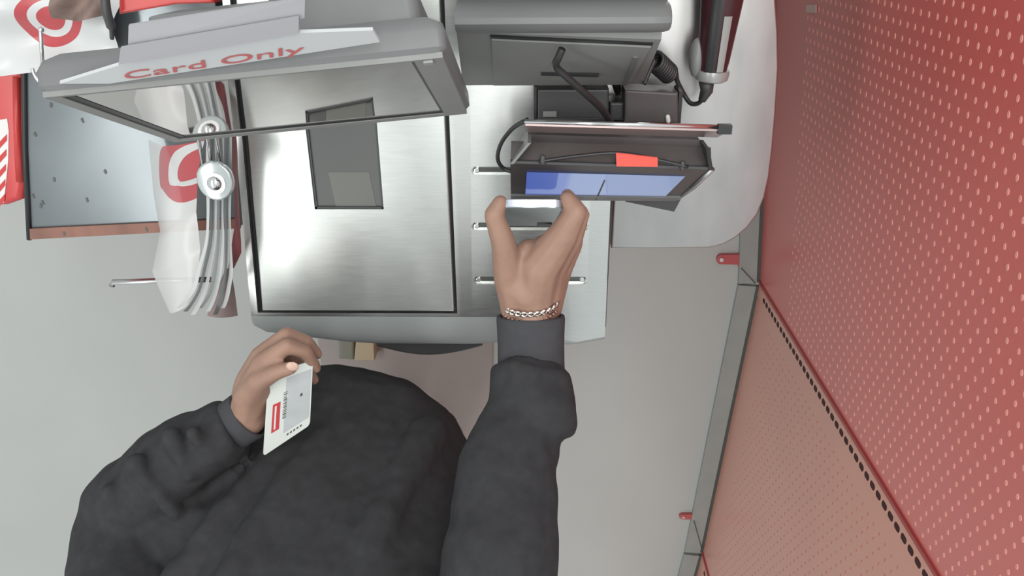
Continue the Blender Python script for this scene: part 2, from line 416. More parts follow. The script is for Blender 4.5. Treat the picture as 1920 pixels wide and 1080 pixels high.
lip = []
for k in range(13):
    t = k/12; px = 706+t*(905-706); lip.append((px, 646+17*math.sin(math.pi*t)))
q = [P(x, y, ZD-.075) for x, y in lip]
MB().prism([(p.x, p.y) for p in q]+[(q[-1].x, q[-1].y+.05), (q[0].x, q[0].y+.05)], ZD-.10, ZD-.068, .004).build('front_lip', M['dark'], kiosk)
MB().box(-.40, .09, -.45, .04, 0, ZD-.1).build('cabinet', M['grey'], kiosk)
MB().tube([P(1151, 180, ZD-.002), P(1144.5, 380, ZD-.002), P(1138, 520, ZD-.002), P(1133.5, 612, ZD-.003), P(1128, 621, ZD-.004), P(1058, 634, ZD-.006)], .0021, 8).build('edge_trim', M['dark'], kiosk, True)

# rounded steel counter at the right
pts = [(1146, 466), (1250, 466), (1330, 465), (1356, 459), (1380, 446), (1402, 427), (1421, 402), (1434, 370), (1443, 330), (1449, 280), (1455, 210), (1460, 130), (1459, 60), (1454, -10)]
ol = [(p.x, p.y) for p in (P(x, y, .90) for x, y in pts)]
ol += [(ol[-1][0]-.01, .10), (ol[0][0]+.004, .10)]
cnt = thing('side_counter', 'rounded steel counter beside the deck, under the payment terminal', 'counter')
MB().prism(ol, .875, .90, .003).build('counter_top', M['steel2'], cnt, 'auto')
MB().prism([(x*1.0+.0, y) for x, y in ol], .868, .8735, 0).build('counter_edge', M['gapedge'], cnt)
MB().box(.125, .24, -.38, .08, 0, .868).build('pedestal', M['grey'], cnt)

# ------------------------------------------------------------------ monitor with mirror-like screen
mon = thing('monitor', 'grey touch-screen monitor tilted over the scanner', 'monitor')
yaw, tilt = .086, .40
u = Vector((math.cos(yaw), math.sin(yaw), -.04)).normalized(); n0 = Vector((-u.y, u.x, 0)).normalized()
vv = (n0*math.sin(tilt)+Vector((0, 0, math.cos(tilt)))); vv = (vv-u*vv.dot(u)).normalized(); nn = u.cross(vv)   # nn points to the customer / up
if nn.y > 0: nn = -nn
MBASE = Vector((-.255, -.209, 1.131))
def SP(a, b, c=0.): return MBASE+u*a+vv*b+nn*c      # across, up, out of the screen
gw, gh = .152, .237
# housing: rounded box lofted through its depth
def ring(x0, x1, y0, y1, r, c): return [SP(a, b, c) for a, b in rounded(x0, x1, y0, y1, r)]
hx0, hx1, hy0, hy1 = -gw-.015, gw+.029, -.014, gh+.012
hb = MB().loft([ring(hx0+.012, hx1-.010, hy0+.006, hy1-.008, .012, -.024), ring(hx0+.003, hx1-.002, hy0+.002, hy1-.002, .010, -.018), ring(hx0, hx1, hy0, hy1, .008, -.010), ring(hx0, hx1, hy0, hy1, .008, .004), ring(hx0+.004, hx1-.004, hy0+.004, hy1-.004, .006, .008)])
hb.build('housing', M['grey'], mon, 'auto')
bz = MB()
o4 = [(hx0+.004, hy0+.004), (hx1-.004, hy0+.004), (hx1-.004, hy1-.004), (hx0+.004, hy1-.004)]
i4 = [(-gw, 0), (gw, 0), (gw, gh), (-gw, gh)]
for k in range(4):
    a, b = o4[k], o4[(k+1) % 4]; c, d = i4[(k+1) % 4], i4[k]
    bz.hexa([SP(*a, .0075), SP(*b, .0075), SP(*c, .004), SP(*d, .004)], [SP(*a, .0125), SP(*b, .0125), SP(*c, .0115), SP(*d, .0115)])
bz.build('bezel', M['bezel'], mon)
gk = MB(); gi = .007
i5 = [(-gw+gi, gi*.6), (gw-gi*.5, gi*.6), (gw-gi*.5, gh), (-gw+gi, gh)]
for k in range(4):
    a, b = i4[k], i4[(k+1) % 4]; c, d = i5[(k+1) % 4], i5[k]
    gk.hexa([SP(*a, .008), SP(*b, .008), SP(*c, .008), SP(*d, .008)], [SP(*a, .0105), SP(*b, .0105), SP(*c, .0095), SP(*d, .0095)])
gk.build('screen_gasket', M['darker'], mon)
MB().hexa([SP(-gw, 0, .0082), SP(gw, 0, .0082), SP(gw, gh, .0082), SP(-gw, gh, .0082)], [SP(-gw, 0, .009), SP(gw, 0, .009), SP(gw, gh, .009), SP(-gw, gh, .009)]).build('screen', M['screen'], mon)
MB().hexa([SP(gw+.008, gh-.004, .0122), SP(gw+.016, gh-.004, .0122), SP(gw+.016, gh+.004, .0122), SP(gw+.008, gh+.004, .0122)], [SP(gw+.008, gh-.004, .0145), SP(gw+.016, gh-.004, .0145), SP(gw+.016, gh+.004, .0145), SP(gw+.008, gh+.004, .0145)]).build('sensor', M['silver'], mon)
MB().loft([ring(-.075, hx1-.020, .01, hy1-.012, .012, -.020), ring(-.075, hx1-.022, .01, hy1-.014, .012, -.050), ring(-.06, hx1-.04, .025, hy1-.03, .012, -.058)]).build('rear_box', M['grey'], mon, 'auto')
MB().tube([SP(.02, .10, -.05), SP(.02, .09, -.10), Vector((-.24, .09, 1.15))], .028, 14).build('support_arm', M['grey'], mon, True)
MB().box(-.29, -.19, .065, .125, 0, 1.2).build('support_column', M['grey'], mon)

# card sign along the monitor's upper edge
sg = thing('sign_strip', 'white sign strip reading Card Only in red along the monitor top', 'sign')
zl, zh = 1.372, 1.392
Q1, Q2, Q4 = P(205, 157, zl-.004), P(712, 79, zl), P(560, 63, zh)
pnn = (Q2-Q1).cross(Q4-Q1).normalized()
if pnn.z < 0: pnn = -pnn
def on_plane(x, y):
    d = ray(x, y); t = pnn.dot(Q1-Vector((0, 0, HC)))/pnn.dot(d); return Vector((0, 0, HC))+d*t
MB().slab([on_plane(*q) for q in ((112, 157), (205, 157), (712, 79), (699, 57), (560, 62), (225, 122))], -pnn*.003).build('card', M['paper2'], sg)
bl, br = on_plane(236, 148), on_plane(570, 97)
upv = on_plane(570, 82)-br
text_mesh('Card Only', bl, br-bl, upv, upv.length, M['redink'], sg, 'lettering')
for quad, z, lab in (([(222, 122), (226, 90), (560, 32), (560, 63)], 1.396, 'lower white paper sheet stepped behind the red-lettered sign strip'),
                     ([(240, 90), (241, 48), (572, -4), (571, 34)], 1.402, 'upper white paper sheet at the top edge above the monitor')):
    q = [P(x, y, z+(.0 if i in (0, 3) else .012)) for i, (x, y) in enumerate(quad)]
    tag(MB().slab(q, (0, .001, -.0025)).build('paper_sheet', M['paper'], None), lab, 'paper sheet', 'white sheets on the monitor')

# ------------------------------------------------------------------ printer unit behind the terminal
pr = thing('receipt_printer', 'dark grey receipt printer housing with a slot, behind the payment terminal', 'printer')
def PR(px, py, z): return P(px, py, z)
x0, x1 = P(853, 60, 1.20).x, P(1262, 30, 1.20).x
zt = 1.20
yt0 = P(1060, 8, zt).y; yt1 = P(1060, 62, zt-.03).y
prof = []
# rolled hood on top: profile in y-z swept over x with a clipped lower right corner
rr = (yt0-yt1)/2
rings = []
for x, sh in ((x0, 1.), (x0+.004, 1.), (x1-.02, 1.), (x1-.004, .97), (x1, .9)):
    rg = []
    for k in range(9):
        a = math.pi*k/8-.2
        rg.append((x, yt0-rr+rr*math.cos(a)*sh*1.0-.0, zt-.035+.035*math.sin(a)*sh))
    rg += [(x, yt1+.004, zt-.075), (x, yt0+.1, zt-.075), (x, yt0+.1, zt)]
    rings.append(rg)
MB().loft(rings).build('hood', M['grey'], pr, 'auto')
f_tl, f_tr = P(856, 60, zt-.045), P(1240, 74, zt-.045)
f_bl, f_br = P(868, 160, .992), P(1205, 157, .992)
back = Vector((0, .12, 0))
MB().hexa([f_bl, f_br, f_br+back, f_bl+back], [f_tl, f_tr, f_tr+back*.8, f_tl+back*.8]).build('front_panel', M['bezel'], pr)
nfr = (f_tr-f_tl).cross(f_bl-f_tl).normalized()
if nfr.z < 0: nfr = -nfr
def FP(s, t, c=0.): return (f_tl.lerp(f_tr, s)).lerp(f_bl.lerp(f_br, s), t)+nfr*c
dr = MB().hexa([FP(.17, .06, -.002), FP(.965, .10, -.002), FP(.93, .97, -.002), FP(.17, .97, -.002)], [FP(.172, .07, .003), FP(.96, .11, .003), FP(.925, .96, .003), FP(.172, .96, .003)]).build('access_door', M['bezel'], pr)
MB().hexa([FP(.165, .02, .0), FP(.965, .05, .0), FP(.965, .085, .0), FP(.165, .055, .0)], [FP(.165, .02, .0022), FP(.965, .05, .0022), FP(.965, .085, .0022), FP(.165, .055, .0022)]).build('door_gap', M['darker'], pr)
MB().hexa([FP(.43, .66, .001), FP(.74, .69, .001), FP(.74, .75, .001), FP(.43, .71, .001)], [FP(.43, .66, .0042), FP(.74, .69, .0042), FP(.74, .75, .0042), FP(.43, .71, .0042)]).build('paper_slot', M['darker'], dr)
MB().hexa([FP(.89, .3, .001), FP(.915, .3, .001), FP(.905, .95, .001), FP(.885, .95, .001)], [FP(.89, .3, .0045), FP(.915, .3, .0045), FP(.905, .95, .0045), FP(.885, .95, .0045)]).build('door_rib', M['grey'], dr)
MB().box(x0+.03, x1-.03, f_bl.y+.035, .05, .9215, .994).build('printer_base', M['dark'], pr)
MB().capsule(P(1155, 155, .965), P(1158, 170, .945), .006, .005).build('plug', M['darker'], pr, True)

# ------------------------------------------------------------------ payment terminal
tm = thing('payment_terminal', 'black payment terminal with lit blue screen and raised shield', 'payment terminal')
SLt, SRt = P(957, 305, 1.11), P(1334, 317, 1.11)          # screen face upper edge
SLb, SRb = P(958, 374, 1.015), P(1268, 376, 1.015)        # lower edge
sn = (SRt-SLt).cross(SLb-SLt).normalized()
if sn.z < 0: sn = -sn
def TP(s, t, c=0.): return SLt.lerp(SRt, s).lerp(SLb.lerp(SRb, s), t)+sn*c
th = -.028
MB().hexa([TP(0, 0, th), TP(1, 0, th), TP(1, 1, th), TP(0, 1, th)], [TP(0, 0), TP(1, 0), TP(1, 1), TP(0, 1)]).build('terminal_body', M['brownd'], tm)
def ramp_screen():
    m = mat('terminal_screen', (.05, .06, .09), .06, coat=1)
    nt = m.node_tree; b = nt.nodes['Principled BSDF']
    at = nt.nodes.new('ShaderNodeUVMap'); at.uv_map = 'uv'; sx = nt.nodes.new('ShaderNodeSeparateXYZ'); nt.links.new(at.outputs[0], sx.inputs[0])
    cr = nt.nodes.new('ShaderNodeValToRGB'); e = cr.color_ramp.elements
    e[0].position = .0; e[0].color = (.10, .17, .62, 1); e[1].position = 1; e[1].color = (.30, .40, .68, 1)
    k = e.new(.26); k.color = (.16, .24, .66, 1); k = e.new(.30); k.color = (.29, .39, .70, 1)  # paler from here on: reflection on the glass put into the screen colour
    nt.links.new(sx.outputs[0], cr.inputs[0]); nt.links.new(cr.outputs[0], b.inputs['Emission Color']); b.inputs['Emission Strength'].default_value = .75
    return m
def sq(s, t): return TP(s, t, .0012)
scr = MB().grid(lambda a, b: sq(.085+a*(.905-.085+(1-b)*0), .20+b*.62), 12, 4)
so = scr.build('lit_screen', ramp_screen(), tm, uvscale=(1, 1))
MB().hexa([TP(.50, .36, .0012), TP(.507, .36, .0012), TP(.517, .96, .0012), TP(.508, .96, .0012)], [TP(.50, .36, .002), TP(.507, .36, .002), TP(.517, .96, .002), TP(.508, .96, .002)]).build('screen_divider', M['dark'], so)
MB().hexa([TP(0, .83, .0), TP(1, .83, 0), TP(1, 1, 0), TP(0, 1, 0)], [TP(0, .83, .003), TP(1, .83, .003), TP(1, 1, .001), TP(0, 1, .001)]).build('chin', M['grey'], tm)
# right edge ridge and top tray
MB().tube([TP(1.0, -.02, .001), TP(1.003, .5, .002), TP(1.0, 1.12, -.003)], .0032, 8).build('edge_ridge', M['rim'], tm, True)
BL_, BR_ = P(990, 252, 1.085), P(1312, 262, 1.085)
MB().hexa([SLt+Vector((0, 0, -.03)), SRt+Vector((0, 0, -.03)), BR_+Vector((0, 0, -.03)), BL_+Vector((0, 0, -.03))], [SLt, SRt, BR_, BL_]).build('top_tray', M['brownd'], tm)
MB().hexa([SLt+Vector((.0, -.001, 0)), SRt+Vector((0, -.001, 0)), SRt+Vector((0, .004, 0)), SLt+Vector((0, .004, 0))], [SLt+Vector((0, 0, .003)), SRt+Vector((0, 0, .003)), SRt+Vector((0, .003, .003)), SLt+Vector((0, .003, .003))]).build('tray_rim', M['dark'], tm)
MB().tube(spline([P(1010, 303, 1.117), P(1080, 293, 1.116), P(1160, 287, 1.116), P(1235, 300, 1.117), P(1290, 313, 1.118)], 5), .0022, 7).build('tray_ridge', M['darker'], tm, True)
for x, y in ((1018, 299), (1280, 310)): MB().capsule(P(x, y-4, 1.116), P(x, y+6, 1.116), .0035, .0035, 8).build('tray_peg', M['dark'], tm, True)
# side wings
MB().hexa([SRt+Vector((-.004, 0, 0)), SRt+Vector((.001, 0, 0)), BR_+Vector((.004, 0, .0)), BR_], [SRt+Vector((-.004, 0, .006)), SRt+Vector((.001, 0, .006)), BR_+Vector((.004, 0, .04)), BR_+Vector((0, 0, .04))]).build('side_wing', M['darker'], tm)
MB().hexa([SLt, SLt+Vector((.004, 0, 0)), BL_+Vector((.004, 0, 0)), BL_], [SLt+Vector((0, 0, .006)), SLt+Vector((.004, 0, .006)), BL_+Vector((.004, 0, .04)), BL_+Vector((0, 0, .04))]).build('side_wing', M['bezel'], tm)
# shield: thin upright plate seen along its top edge
ShL, ShR = P(985, 229, 1.150), P(1366, 240, 1.150)
sb = Vector((0, -.0235, -.050))
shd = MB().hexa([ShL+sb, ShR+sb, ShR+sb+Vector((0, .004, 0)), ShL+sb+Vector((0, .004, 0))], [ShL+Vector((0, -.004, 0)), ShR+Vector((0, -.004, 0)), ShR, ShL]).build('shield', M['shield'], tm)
MB().tube([ShL+Vector((-.001, .001, .001)), ShR+Vector((.001, .001, .001))], .0026, 8).build('shield_edge', M['chrome'], shd, True)
MB().box(ShR.x-.012, ShR.x+.003, ShR.y-.006, ShR.y+.004, ShR.z-.004, ShR.z+.005).build('shield_end', M['darker'], shd)
MB().slab([P(1155, 287, 1.120), P(1233, 296, 1.120), P(1233, 313, 1.118), P(1156, 312, 1.118)], (0, .0005, -.0012)).build('red_sticker', M['sticker'], tm)
# foot below the screen
MB().hexa([P(1178, 372, .93), P(1250, 372, .93), P(1250, 330, .93), P(1178, 330, .93)], [P(1172, 378, 1.008), P(1264, 397, 1.008), P(1300, 330, 1.03), P(1172, 330, 1.03)]).build('stand_foot', M['dark'], tm)
MB().box(.117, .16, -.315, -.265, .9005, 1.055).build('stand_column', M['darker'], tm)
# stand brackets behind
for (xa, xb, ya, yb, z1, m, nm) in ((1006, 1142, 167, 224, .985, 'dark', 'stand_plate'), (1172, 1272, 168, 232, .99, 'brownd', 'stand_plate'), (1143, 1171, 192, 226, .975, 'dark', 'stand_bridge')):
    a, b, c_, d_ = P(xa, yb, z1), P(xb, yb, z1), P(xb, ya+(6 if xa == 1172 else 0), z1), P(xa, ya, z1)
    MB().prism([(p.x, p.y) for p in (a, b, c_, d_)], z1-.045, z1, .003).build(nm, M[m], tm)
MB().box(P(1272, 200, .99).x, P(1279, 200, .99).x, P(1272, 232, .99).y, P(1272, 172, .99).y, .945, .988).build('stand_side', M['darker'], tm)
MB().box(P(1001, 200, .985).x, P(1006, 200, .985).x, P(1005, 224, .985).y, P(1005, 162, .985).y, .94, .988).build('stand_side', M['darker'], tm)
MB().capsule(P(1252, 219, .993), P(1253, 227, .993), .003, .003, 8).build('white_nub', M['white'], tm, True)
MB().prism([(p.x, p.y) for p in (P(1018, 219, .989), P(1044, 219, .989), P(1044, 208, .989), P(1018, 208, .989))], .985, .991, .001).build('latch', M['bezel'], tm)
# cables of the terminal
tag(MB().tube(spline([P(1054, 92, 1.165), P(1047, 108, 1.16), P(1042, 124, 1.15), P(1060, 142, 1.14), P(1098, 176, 1.12), P(1126, 202, 1.10), P(1140, 222, 1.08)], 6), .0042, 10).build('terminal_cable', M['cord'], None, True),
    'thick black cable running from the printer slot down to the terminal', 'cable')
tag(MB().tube(spline([P(990, 224, 1.12), P(962, 240, 1.11), P(940, 268, 1.09), P(933, 296, 1.08), P(942, 314, 1.07), P(960, 322, 1.07)], 6), .0026, 10).build('looped_cable', M['cord'], None, True),
    'thin black cable looping around the left side of the payment terminal', 'cable')

# ------------------------------------------------------------------ handheld scanner and coiled cord
hs = thing('handheld_scanner', 'black handheld barcode scanner with silver stripe lying on the steel counter', 'barcode scanner')
ha, hb_ = P(1363, -70, .965), P(1336, 132, .955)
ax = (hb_-ha).normalized(); sd = ax.cross(Vector((0, 0, 1))).normalized(); up = sd.cross(ax)
if up.z < 0: up = -up
def ell(t, a, b, off=0.): 
    c = ha.lerp(hb_, t); return [c+sd*(a*math.cos(q)+off)+up*b*math.sin(q) for q in [2*math.pi*k/20 for k in range(20)]]
MB().loft([ell(0, .030, .024), ell(.3, .027, .024), ell(.6, .0235, .022), ell(.9, .020, .02), ell(1., .018, .018)]).build('handle', M['maroon'], hs, 'auto')
def strip(o0, o1, t0, t1, m, nm):
    MB().grid(lambda a, b: ha.lerp(hb_, t0+(t1-t0)*b)+(sd*(math.cos(o0+(o1-o0)*a)*(.0275-.008*(t0+(t1-t0)*b)+.0022))+up*(math.sin(o0+(o1-o0)*a)*(.0245-.004*(t0+(t1-t0)*b)+.0015))), 6, 12).build(nm, m, hs, True)
sgn = 1 if sd.x > 0 else -1
strip(math.acos(.42*sgn), math.acos(.02*sgn), .45, .98, M['silver'], 'silver_stripe')
strip(math.acos(-.1*sgn), math.acos(-.62*sgn), .3, .98, M['darker'], 'black_grip')
MB().loft([ell(1.-.01, .0215, .020), ell(1.02, .0225, .021), ell(1.085, .021, .020), ell(1.10, .018, .017)]).build('end_collar', M['silver'], hs, 'auto')
MB().ball(ha.lerp(hb_, .88)-Vector((.022, 0, .004)), (.010, .026, .014)).build('trigger', M['bezel'], hs, True)
e0 = ha.lerp(hb_, 1.1)
MB().tube([e0+Vector((-.006, 0, 0)), P(1325, 170, .95), P(1316, 188, .945)], [.0105, .0085, .0052], 12).build('strain_relief', M['dark'], hs, True)
MB().prism(rounded(hb_.x-.008, hb_.x+.018, hb_.y+.05, hb_.y+.15, .008), .9005, .938, .004).build('cradle', M['dark'], hs)
ch = thing('coiled_cord', 'black coiled cord hanging between the printer and the handheld scanner', 'cord')
MB().tube(spline([P(1318, 186, .945), P(1308, 194, .94), P(1294, 193, .935), P(1282, 176, .93), P(1270, 152, .94), P(1267, 136, .95), P(1258, 128, .955)], 6), .0032, 10).build('straight_cord', M['cord'], ch, True)
c0, c1 = P(1226, 112, .985), P(1254, 138, .955); cx_ = (c1-c0).normalized(); s1 = cx_.orthogonal().normalized(); s2 = cx_.cross(s1)
MB().tube([c0.lerp(c1, k/120)+(s1*math.cos(k*.42)+s2*math.sin(k*.42))*.0115 for k in range(121)], .0027, 8).build('coil', M['cord'], ch, True)
MB().tube(spline([P(1228, 112, .995), P(1215, 140, 1.0), P(1208, 158, 1.005)], 5), .0028, 8).build('cord_tail', M['cord'], ch, True)

# ------------------------------------------------------------------ bagging side: platform, rack, bags
ZP = .80
pf = thing('bagging_platform', 'pale steel bagging platform with dark flecks, left of the bag rack', 'platform')
c1_, c2_, c3_, c4_ = P(46, 112, ZP), P(56, 448, ZP), P(452, 424, ZP), P(400, -40, ZP)
MB().prism([(p.x, p.y) for p in (c1_+Vector((0, .25, 0)), c1_, P(47, 280, ZP), c2_, c3_, c4_)], ZP-.03, ZP, .003).build('top_plate', M['plate'], pf, 'auto')
MB().slab([P(57, 428, ZP+.001), P(57, 448, ZP+.001), P(452, 427, ZP+.001), P(452, 409, ZP+.001)], (0, 0, .003)).build('front_strip', M['brownred'], pf)
MB().tube([P(44, 30, ZP+.001), P(45, 112, ZP+.001), P(47, 280, ZP+.001), P(55, 449, ZP+.001)], .0042, 8).build('side_edge', M['darker'], pf, True)
for x, y in ((95, 197), (155, 226), (66, 252), (198, 322), (101, 337), (163, 375), (76, 386), (80, 380), (62, 368), (120, 438), (275, 430)):
    c = P(x, y, ZP+.0002 if y < 420 else ZP+.004)
    MB().prism([(c.x+(.0022+.001*math.sin(x+k))*math.cos(a), c.y+.0042*math.sin(a)) for k, a in enumerate([k*math.pi/5 for k in range(10)])], c.z, c.z+.0006).build('dark_fleck', M['spot'], pf)
MB().box(-.72, -.52, -.42, .15, 0, ZP-.03).build('platform_base', M['grey'], pf)

rk = thing('bag_rack', 'chrome bag rack arm with a round bolted disc beside the scanner deck', 'bag rack')
for dx, z in ((-.012, .999), (.0, 1.002), (.012, .999)):
    a = P(403, 342, z); MB().tube([a+Vector((dx, .20, 0)), a+Vector((dx, .0, 0))], .0028, 8).build('rod', M['chrome'], rk, True)
dc = P(403, 340, 1.012)
MB().prism([(dc.x+.0245*math.cos(q)*(1.04 if math.sin(q) > .3 else 1), dc.y+.027*math.sin(q)) for q in [k*math.pi/14 for k in range(28)]], 1.006, 1.014, .003).build('disc', M['disc'], rk, 'auto')
MB().ball((dc.x, dc.y-.002, 1.0155), (.010, .010, .006)).build('bolt', M['chrome'], rk, True)
MB().prism([(dc.x+.015*math.cos(q), dc.y-.002+.015*math.sin(q)) for q in [k*math.pi/8 for k in range(16)]], 1.014, 1.0155).build('washer', M['rim'], rk)
lb0, lb1 = P(212, 529, .55), P(395, 524, .55)
MB().tube([lb0+Vector((-.004, -.008, 0)), lb0, lb1], .0062, 8).build('lower_bar', M['rim'], rk, True)
MB().tube([Vector((-.46, -.16, 1.0)), Vector((-.46, -.16, 0.0))], .010, 10).build('post', M['rim'], rk, True)

def bag_sheet(x_top, x_bot, amp, ph, y0, y1, z0, z1, flare, m, label, name='plastic_bag'):
    def fn(a, b):
        y = y0+(y1-y0)*a; z = z0+(z1-z0)*b
        k = a*a
        x = x_top+(x_bot-x_top)*b+amp*(.25+1.1*k)*math.sin(ph+7*a+2*b)+flare*k
        return (x, y+.004*math.sin(9*b+ph), z+.006*math.sin(6*a+ph)-.03*k)
    return tag(MB().grid(fn, 22, 8).build(name, m, None, True), label, 'plastic bag', 'bags on the rack')
def strand(k, label):                       # bags gathered on the rods: narrow gathered edges that fan out at the near end
    path = [(384+7*k, 240), (383+7*k, 330), (384+6.6*k, 400), (382+7.5*k, 455), (368+10*k, 505), (352+11*k, 545), (325+14*k, 578+6*(k % 3))]
    sp = spline([Vector((x, y, 0)) for x, y in path], 5); n = len(sp)
    def fn(a, b):
        p = sp[min(n-1, int(a*(n-1)+.5))]; z = .990-.012*a
        wd = (5.4+.8*math.sin(11*a+2*k))*(1+.45*a*a)
        q = P(p.x+6+6*a*a*math.sin(9*a)+(b-.5)*wd, p.y, z-(.012*b if k % 2 else .012*(1-b))); return q
    m = [M['film'], M['filmmid'], M['filmshade']][(0, 2, 0, 1, 0, 2, 0)[k]]
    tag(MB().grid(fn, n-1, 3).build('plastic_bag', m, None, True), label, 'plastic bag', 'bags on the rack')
for k, lab in enumerate(('white plastic bag edge next to the bag with red rings', 'dark shaded bag edge, second strand from the bag with rings', 'white gathered bag edge, third strand under the bolted disc',
                         'half-shaded gathered bag edge, middle strand under the bolted disc', 'white gathered bag edge, fifth strand under the bolted disc', 'dark shaded bag edge, second strand from the dark red bag', 'white plastic bag edge beside the dark red bag')):
    strand(k, lab)
# big translucent bag with printed rings, flaring to the left
def fl_bag(a, b):
    top = [P(384, 262, .965), P(372, 330, .965), P(366, 400, .955), P(376, 470, .95), P(372, 560, .945)]
    left = [P(276, 262, .83), P(288, 350, .84), P(300, 430, .85), P(284, 510, .86), P(318, 580, .88)]
    t = a*4; i = min(3, int(t)); f = t-i; f = f*f*(3-2*f)
    p = top[i].lerp(top[i+1], f); q = left[i].lerp(left[i+1], f)
    r = p.lerp(q, b); r.z += .030*math.sin(math.pi*b)+.004*math.sin(9*a+5*b); return r
tag(MB().grid(fl_bag, 32, 18).build('plastic_bag', M['filmlogo'], None, True, uvscale=(.30, .095)), 'translucent white plastic bag with red printed rings, hanging left of the disc', 'plastic bag', 'bags on the rack')
def red_bag(a, b):
    p = [P(435, 236, .965), P(437, 330, .965), P(439, 420, .96), P(430, 500, .95)]; q = [P(442, 236, .935), P(445, 330, .935), P(455, 470, .935), P(437, 505, .935)]
    t = a*3; i = min(2, int(t)); f = t-i
    return p[i].lerp(p[i+1], f).lerp(q[i].lerp(q[i+1], f), b)+Vector((0, 0, .004*math.sin(8*a+3*b)))
tag(MB().grid(red_bag, 16, 5).build('plastic_bag', M['bagred'], None, True), 'dark red plastic bag squeezed between white bags and the scanner deck', 'plastic bag', 'bags on the rack')
def pink_bag(a, b):
    p = [P(425, 500, .91), P(405, 545, .88), P(388, 592, .84)]; q = [P(432, 500, .90), P(440, 545, .86), P(446, 592, .82)]
    t = a*2; i = min(1, int(t)); f = t-i
    return p[i].lerp(p[i+1], f).lerp(q[i].lerp(q[i+1], f), b)+Vector((0, 0, .008*math.sin(math.pi*b)))
tag(MB().grid(pink_bag, 12, 6).build('plastic_bag', M['bagpink'], None, True), 'pinkish grey bag corner poking out below the bag bundle', 'plastic bag', 'bags on the rack')

# red bag at the left border with pale band and white stripes
rb = thing('shopping_bag', 'red shopping bag with pale band and white stripes at the left border', 'shopping bag')
zr = .70
q = [P(x, y, zr) for x, y in ((-120, 385), (10, 386), (38, 376), (46, 330), (44, 180), (40, 110), (28, 96), (-120, 96))]
MB().prism([(p.x, p.y) for p in q], 0, zr, .010).build('bag_body', M['basket'], rb, 'auto')
MB().prism([(p.x, p.y) for p in (P(-40, 150, zr), P(40, 112, zr), P(40, 122, zr), P(-40, 162, zr))], zr, zr+.0015).build('pale_band', M['white'], rb)
pp = [P(x, y, zr) for x, y in ((-40, 232), (14, 222), (17, 245), (16, 300), (8, 380), (-40, 384))]
wp = MB().prism([(p.x, p.y) for p in pp], zr, zr+.0012).build('white_print', M['white'], rb)
for k in range(5):
    y = 265+k*28
    MB().prism([(p.x, p.y) for p in (P(-30, y+32, zr), P(14-k, y-14, zr), P(14-k, y-2, zr), P(-30, y+46, zr))], zr+.0012, zr+.002).build('red_stripe', M['basket'], wp)
MB().tube([P(31, 145, zr+.001), P(32, 240, zr+.001), P(37, 340, zr+.001)], .006, 8).build('side_fold', M['redplastic'], rb, True)

# white bag with printed rings in the upper left corner
def corner_bag(a, b):
    p = P(-40+a*262, -30+b*172-(a-.2)*38*b, .83)
    p.z += .012*math.sin(5*a+4*b)+.010*math.sin(9*b-3*a); return p
tag(MB().grid(corner_bag, 26, 18).build('plastic_bag', M['filmlogo2'], None, True, uvscale=(.32, .21)), 'crumpled white plastic bag with red rings in the upper left corner', 'plastic bag')
def brown_bag(a, b):
    p = P(98+a*96, -12+b*46+6*math.sin(4*a), .865); p.z += .010*math.sin(7*a+3*b); return p
tag(MB().grid(brown_bag, 14, 8).build('paper_bag', M['brown'], None, True), 'crumpled brown paper bag behind the white bag with rings', 'paper bag')
wh = thing('wire_hook', 'bent chrome wire hook over the upper left plastic bag', 'hook')
MB().tube(spline([P(76, 55, .93), P(78, 90, .93), P(80, 130, .92), P(76, 152, .915), P(68, 146, .915), P(60, 128, .915)], 5), .0026, 8).build('wire', M['chrome'], wh, True)
MB().ball(P(77, 56, .93), .004, 8).build('wire_tip', M['chrome'], wh, True)
tag(MB().tube(spline([P(195, -20, .95), P(200, 22, .95), P(208, 50, .94), P(210, 72, .93)], 5), [.006]*11+[.003]*5, 10).build('rack_post', M['dark'], None, True), 'thin dark post at the top edge left of the monitor', 'post')
rx = [P(x, y, .93) for x, y in ((222, -40), (400, -40), (400, 6), (330, 8), (222, 27))]
tag(MB().prism([(p.x, p.y) for p in reversed(rx)], .80, .93, .004).build('red_box', M['redplastic'], None), 'plain red box at the top edge behind the monitor', 'box')

# ------------------------------------------------------------------ floor in front of the kiosk
mx = P(925, 655, 0)
tag(MB().prism([(-.62, -1.75), (mx.x-.015, -1.75), (mx.x, mx.y+.02), (mx.x, -.85), (-.62, -.85)], .0, .009, .003).build('floor_mat', M['mat'], None), 'pinkish grey floor mat under the customer', 'mat')
bt = thing('small_carton', 'small beige and olive carton on the floor mat below the deck front', 'carton')
a, b, c_, d_ = P(664, 676, .06), P(702, 676, .06), P(700, 630, .06), P(668, 630, .06)
MB().prism([(p.x, p.y) for p in (a, b, c_, d_)], .009, .06, .002).build('carton_body', M['beige'], bt)
a, b, c_, d_ = P(634, 674, .055), P(664, 676, .055), P(664, 630, .055), P(634, 630, .055)
MB().prism([(p.x, p.y) for p in (a, b, c_, d_)], .009, .055, .008).build('carton_flap', M['olive'], bt)

